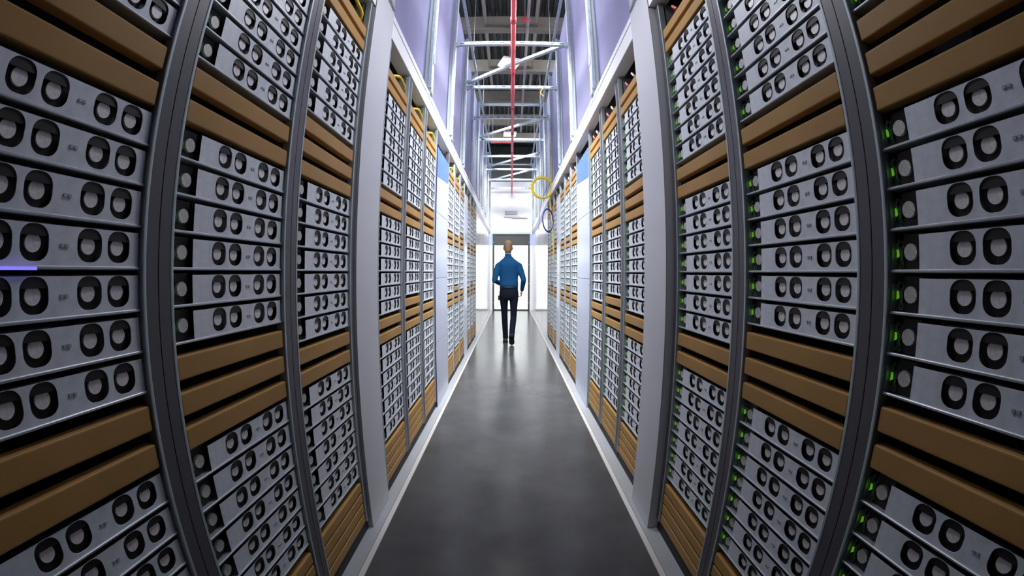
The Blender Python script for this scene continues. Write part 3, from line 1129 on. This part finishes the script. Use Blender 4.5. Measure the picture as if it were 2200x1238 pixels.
# hair: cropped cap over the back and top of the head
mb = MB()
hair = [(1.648, -0.040, 0.046, 0.042), (1.668, -0.038, 0.056, 0.058), (1.70, -0.031, 0.066, 0.074), (1.74, -0.016, 0.0755, 0.093),
        (1.78, -0.004, 0.0800, 0.104), (1.812, -0.003, 0.0775, 0.101), (1.838, -0.003, 0.0670, 0.088), (1.857, -0.003, 0.050, 0.066), (1.869, -0.003, 0.031, 0.041), (1.875, -0.003, 0.012, 0.016)]
mb.loft([ring((hx, yy, zz), (1, 0, 0), (0, 1, 0), a, b2, 22) for zz, yy, a, b2 in hair], M_hair)
melt(mb, 'hair', person, 0.006, 3)

# shirt
mb = MB()
mb.loft([ring((X(xx), yy, zz), (1, 0, 0), (0, 1, 0), a, b2, 28, 0.9) for zz, xx, yy, a, b2 in
         ((1.040, -0.038, 0.0, 0.158, 0.108), (1.065, -0.038, 0.0, 0.168, 0.118), (1.10, -0.038, 0.0, 0.166, 0.118), (1.17, -0.040, 0.0, 0.163, 0.113),
          (1.26, -0.041, 0.0, 0.172, 0.115), (1.35, -0.042, -0.004, 0.184, 0.118), (1.42, -0.042, -0.010, 0.190, 0.114), (1.46, -0.043, -0.014, 0.184, 0.104),
          (1.495, -0.044, -0.016, 0.158, 0.090), (1.525, -0.046, -0.016, 0.122, 0.078), (1.555, -0.048, -0.015, 0.088, 0.070), (1.585, -0.050, -0.013, 0.066, 0.066))], M_shirt)
for sh, el, wr, sx in ((LSH, LEL, LWR, -1), (RSH, REL, RWR, 1)):
    a, b2, c = Vector(sh), Vector(el), Vector(wr)
    inn = Vector((X(-0.043), -0.014, 1.45))
    limb(mb, [(*inn.lerp(a, 0.45), 0.060, 0.07), (*inn.lerp(a, 0.8), 0.062, 0.068), (*(a + Vector((sx * 0.010, 0, -0.020))), 0.058, 0.062), (*a.lerp(b2, 0.25), 0.060), (*a.lerp(b2, 0.6), 0.056),
              (*a.lerp(b2, 0.88), 0.051), (*b2, 0.049), (*b2.lerp(c, 0.25), 0.047), (*b2.lerp(c, 0.6), 0.041), (*b2.lerp(c, 0.9), 0.035), (*b2.lerp(c, 1.0), 0.033)], M_shirt)
melt(mb, 'shirt', person, 0.0085, 5)
# collar
mb = MB()
mb.loft([ring((X(-0.050), -0.014, 1.535), (1, 0, 0), (0, 1, -0.12), 0.074, 0.074, 22), ring((X(-0.051), -0.013, 1.560), (1, 0, 0), (0, 1, -0.14), 0.064, 0.068, 22),
         ring((X(-0.053), -0.010, 1.592), (1, 0, 0), (0, 1, -0.16), 0.0605, 0.067, 22), ring((X(-0.054), -0.008, 1.615), (1, 0, 0), (0, 1, -0.16), 0.0590, 0.066, 22)], M_shirt, True)
mb.build('collar', person, True)
# trousers
mb = MB()
mb.loft([ring((X(xx), yy, zz), (1, 0, 0), (0, 1, 0), a, b2, 26, 0.92) for zz, xx, yy, a, b2 in
         ((0.80, -0.038, 0.0, 0.14, 0.10), (0.86, -0.038, -0.004, 0.170, 0.128), (0.92, -0.038, -0.006, 0.172, 0.130), (0.98, -0.038, -0.002, 0.165, 0.118), (1.045, -0.038, 0.0, 0.160, 0.110))], M_trouser)
for hp, kn, an in ((LHIP, LKN, LAN), (RHIP, RKN, RAN)):
    a, b2, c = Vector(hp), Vector(kn), Vector(an)
    limb(mb, [(*a, 0.084, 0.110), (*a.lerp(b2, 0.25), 0.078, 0.096), (*a.lerp(b2, 0.6), 0.065, 0.080), (*b2, 0.056, 0.066), (*b2.lerp(c, 0.25), 0.055, 0.064),
              (*b2.lerp(c, 0.6), 0.052, 0.058), (*b2.lerp(c, 0.9), 0.049, 0.054), (*b2.lerp(c, 1.04), 0.051, 0.056)], M_trouser)
melt(mb, 'trousers', person, 0.009, 4)
# belt
mb = MB()
mb.loft([ring((X(-0.038), 0.0, z), (1, 0, 0), (0, 1, 0), 0.1665, 0.1175, 26, 0.92) for z in (1.018, 1.046)], M_belt)
mb.build('belt', person, True)
# pouch on the left hip
mb = MB().box(X(-0.232), X(-0.204), -0.05, 0.02, 0.80, 0.885, M_belt)
mb.build('belt_pouch', person, bevel=0.006)


# shoes
def shoe(an, toe, sole_dir):
    """heel-to-toe upper with a thin sole; an: ankle, toe: toe tip on the floor, sole_dir: out of the sole"""
    a, t, d = Vector(an), Vector(toe), Vector(sole_dir).normalized()
    fdir = (t - a)
    fdir = (fdir - d * fdir.dot(d)).normalized()
    sd = fdir.cross(d).normalized()
    L = 0.285
    heel = t - fdir * L
    mb = MB()
    rings = []
    for q, w, hh in ((0.0, 0.020, 0.045), (0.03, 0.034, 0.072), (0.20, 0.039, 0.088), (0.40, 0.042, 0.080), (0.55, 0.046, 0.056), (0.75, 0.048, 0.042), (0.92, 0.036, 0.032), (1.0, 0.014, 0.020)):
        c = heel + fdir * (L * q) - d * (hh * 0.5 + 0.012)
        rings.append(ring(c, sd, d, w, hh * 0.5, 14, 0.8))
    mb.loft(rings, M_shoe)
    up = melt(mb, 'shoe', person, 0.007, 3)
    s2 = MB()
    pts = [(0.0, 0.0), (0.0, 0.028), (0.06, 0.038), (0.3, 0.036), (0.5, 0.042), (0.75, 0.050), (0.92, 0.038), (1.0, 0.012)]
    out = [heel + fdir * (L * q) + sd * w for q, w in pts] + [heel + fdir * (L * q) - sd * w for q, w in reversed(pts[1:])]
    low = [p for p in out]
    hi = [p - d * 0.016 for p in out]
    b = len(s2.v)
    n = len(out)
    s2.v += [tuple(p) for p in low + hi]
    k = s2.mi(M_sole)
    s2.f += [tuple(range(n)), tuple(n + i for i in reversed(range(n)))] + [(i, n + i, n + (i + 1) % n, (i + 1) % n) for i in range(n)]
    s2.m += [k] * (n + 2)
    so = s2.build('sole', up)


shoe(LAN, (X(-0.105), 0.375, 0.001), (0, 0, -1))
shoe(RAN, (X(0.018), -0.075, 0.004), (0.03, -0.74, -0.67))

# ------------------------------------------------------------------ light
L_PEND, L_HALL, L_ROOM, L_TOP, L_STRIP, L_RAIL = 6, 84, 210, 20, 1, 22


def area(name, loc, rot, sx, sy, power, col=(1, 1, 1)):
    l = bpy.data.lights.new(name, 'AREA')
    l.shape = 'RECTANGLE'
    l.size, l.size_y = sx, sy
    l.energy = power
    l.color = col
    o = bpy.data.objects.new(name, l)
    COL.objects.link(o)
    o.location = loc
    o.rotation_euler = rot
    return o


COOL = (0.95, 0.97, 1.0)
# two lamp panels in view, fill lights added over the aisle, the hall lamps beyond the sheets
for k, (x, y, z, rz) in enumerate(LAMPS):
    if k:
        area('lamp_light', (x, y, z - 0.01), (0, 0, rz), 0.4, 0.4, L_PEND, COOL)
area('near_fill_light', (0, 1.65, 3.05), (0, 0, 0), 0.3, 0.5, 12.5, COOL)  # unseen fill added to light the upper near racks


def aimed(name, loc, d, sx, sy, power, col):
    o = area(name, loc, (0, 0, 0), sx, sy, power, col)
    o.rotation_euler = Vector(d).to_track_quat('-Z', 'Y').to_euler()
    return o


aimed('aisle_fill_light', (0, 1.0, 4.6), (0, 0.95, -0.3), 0.5, 0.3, L_TOP, COOL)  # unseen forward fill added over the near aisle
for y, L_RAIL in ((2.9, 26), (3.6, 44), (4.4, 18), (5.4, 10)):  # added fills, angled so neither the view nor the floor shows them
    for s in (-1, 1):
        aimed('rail_fill_light', (s * 0.50, y, 4.50), (-s * 0.42, 0.30, -0.85), 0.20, 0.20, L_RAIL, COOL).data.spread = math.radians(88)
for s in (-1, 1):
    for y in (2.4, 5.2, 8.0, 10.8, 13.0):
        area('hall_and_fill_light', (s * 2.0, y, 6.2), (0, s * 0.5, 0), 0.7, 1.5, L_HALL, (0.88, 0.89, 1.0))
    area('hall_and_fill_light', (s * 1.9, 2.0, 5.4), (0, s * 0.7, 0), 0.7, 1.2, 60, (0.93, 0.94, 1.0))  # extra unseen light added for more glow in the near sheets
    area('strip_fill_light', (s * 0.60, 11.0, 2.49), (0, -s * 0.35, 0), 0.05, 5.0, L_STRIP, (0.97, 0.98, 1.0))  # added fill strip under the beam, no fixture there
for y, p in ((7.6, 52), (9.4, 60), (11.2, 52)):  # unseen fills added to brighten the end zone past the man
    aimed('end_fill_light', (0, y, 4.45), (0, 0.55, -0.83), 0.5, 0.2, p, (1.0, 0.99, 0.97)).data.spread = math.radians(110)
aimed('far_room_light', (0, Y_END + 1.6, 3.4), (0, 0.85, -0.5), 2.4, 0.4, L_ROOM, (1.0, 0.99, 0.97))

w = bpy.data.worlds.new('hall_air')
scene.world = w
w.use_nodes = True
w.node_tree.nodes['Background'].inputs[0].default_value = (0.75, 0.82, 1.0, 1)
w.node_tree.nodes['Background'].inputs[1].default_value = 0.05

scene.view_settings.view_transform = 'Standard'
scene.view_settings.look = 'None'
scene.view_settings.exposure = 0.0
scene.view_settings.gamma = 1.0
scene.view_settings.use_curve_mapping = False
print('TRAYS', n_tray, 'OBJECTS', len(bpy.data.objects))
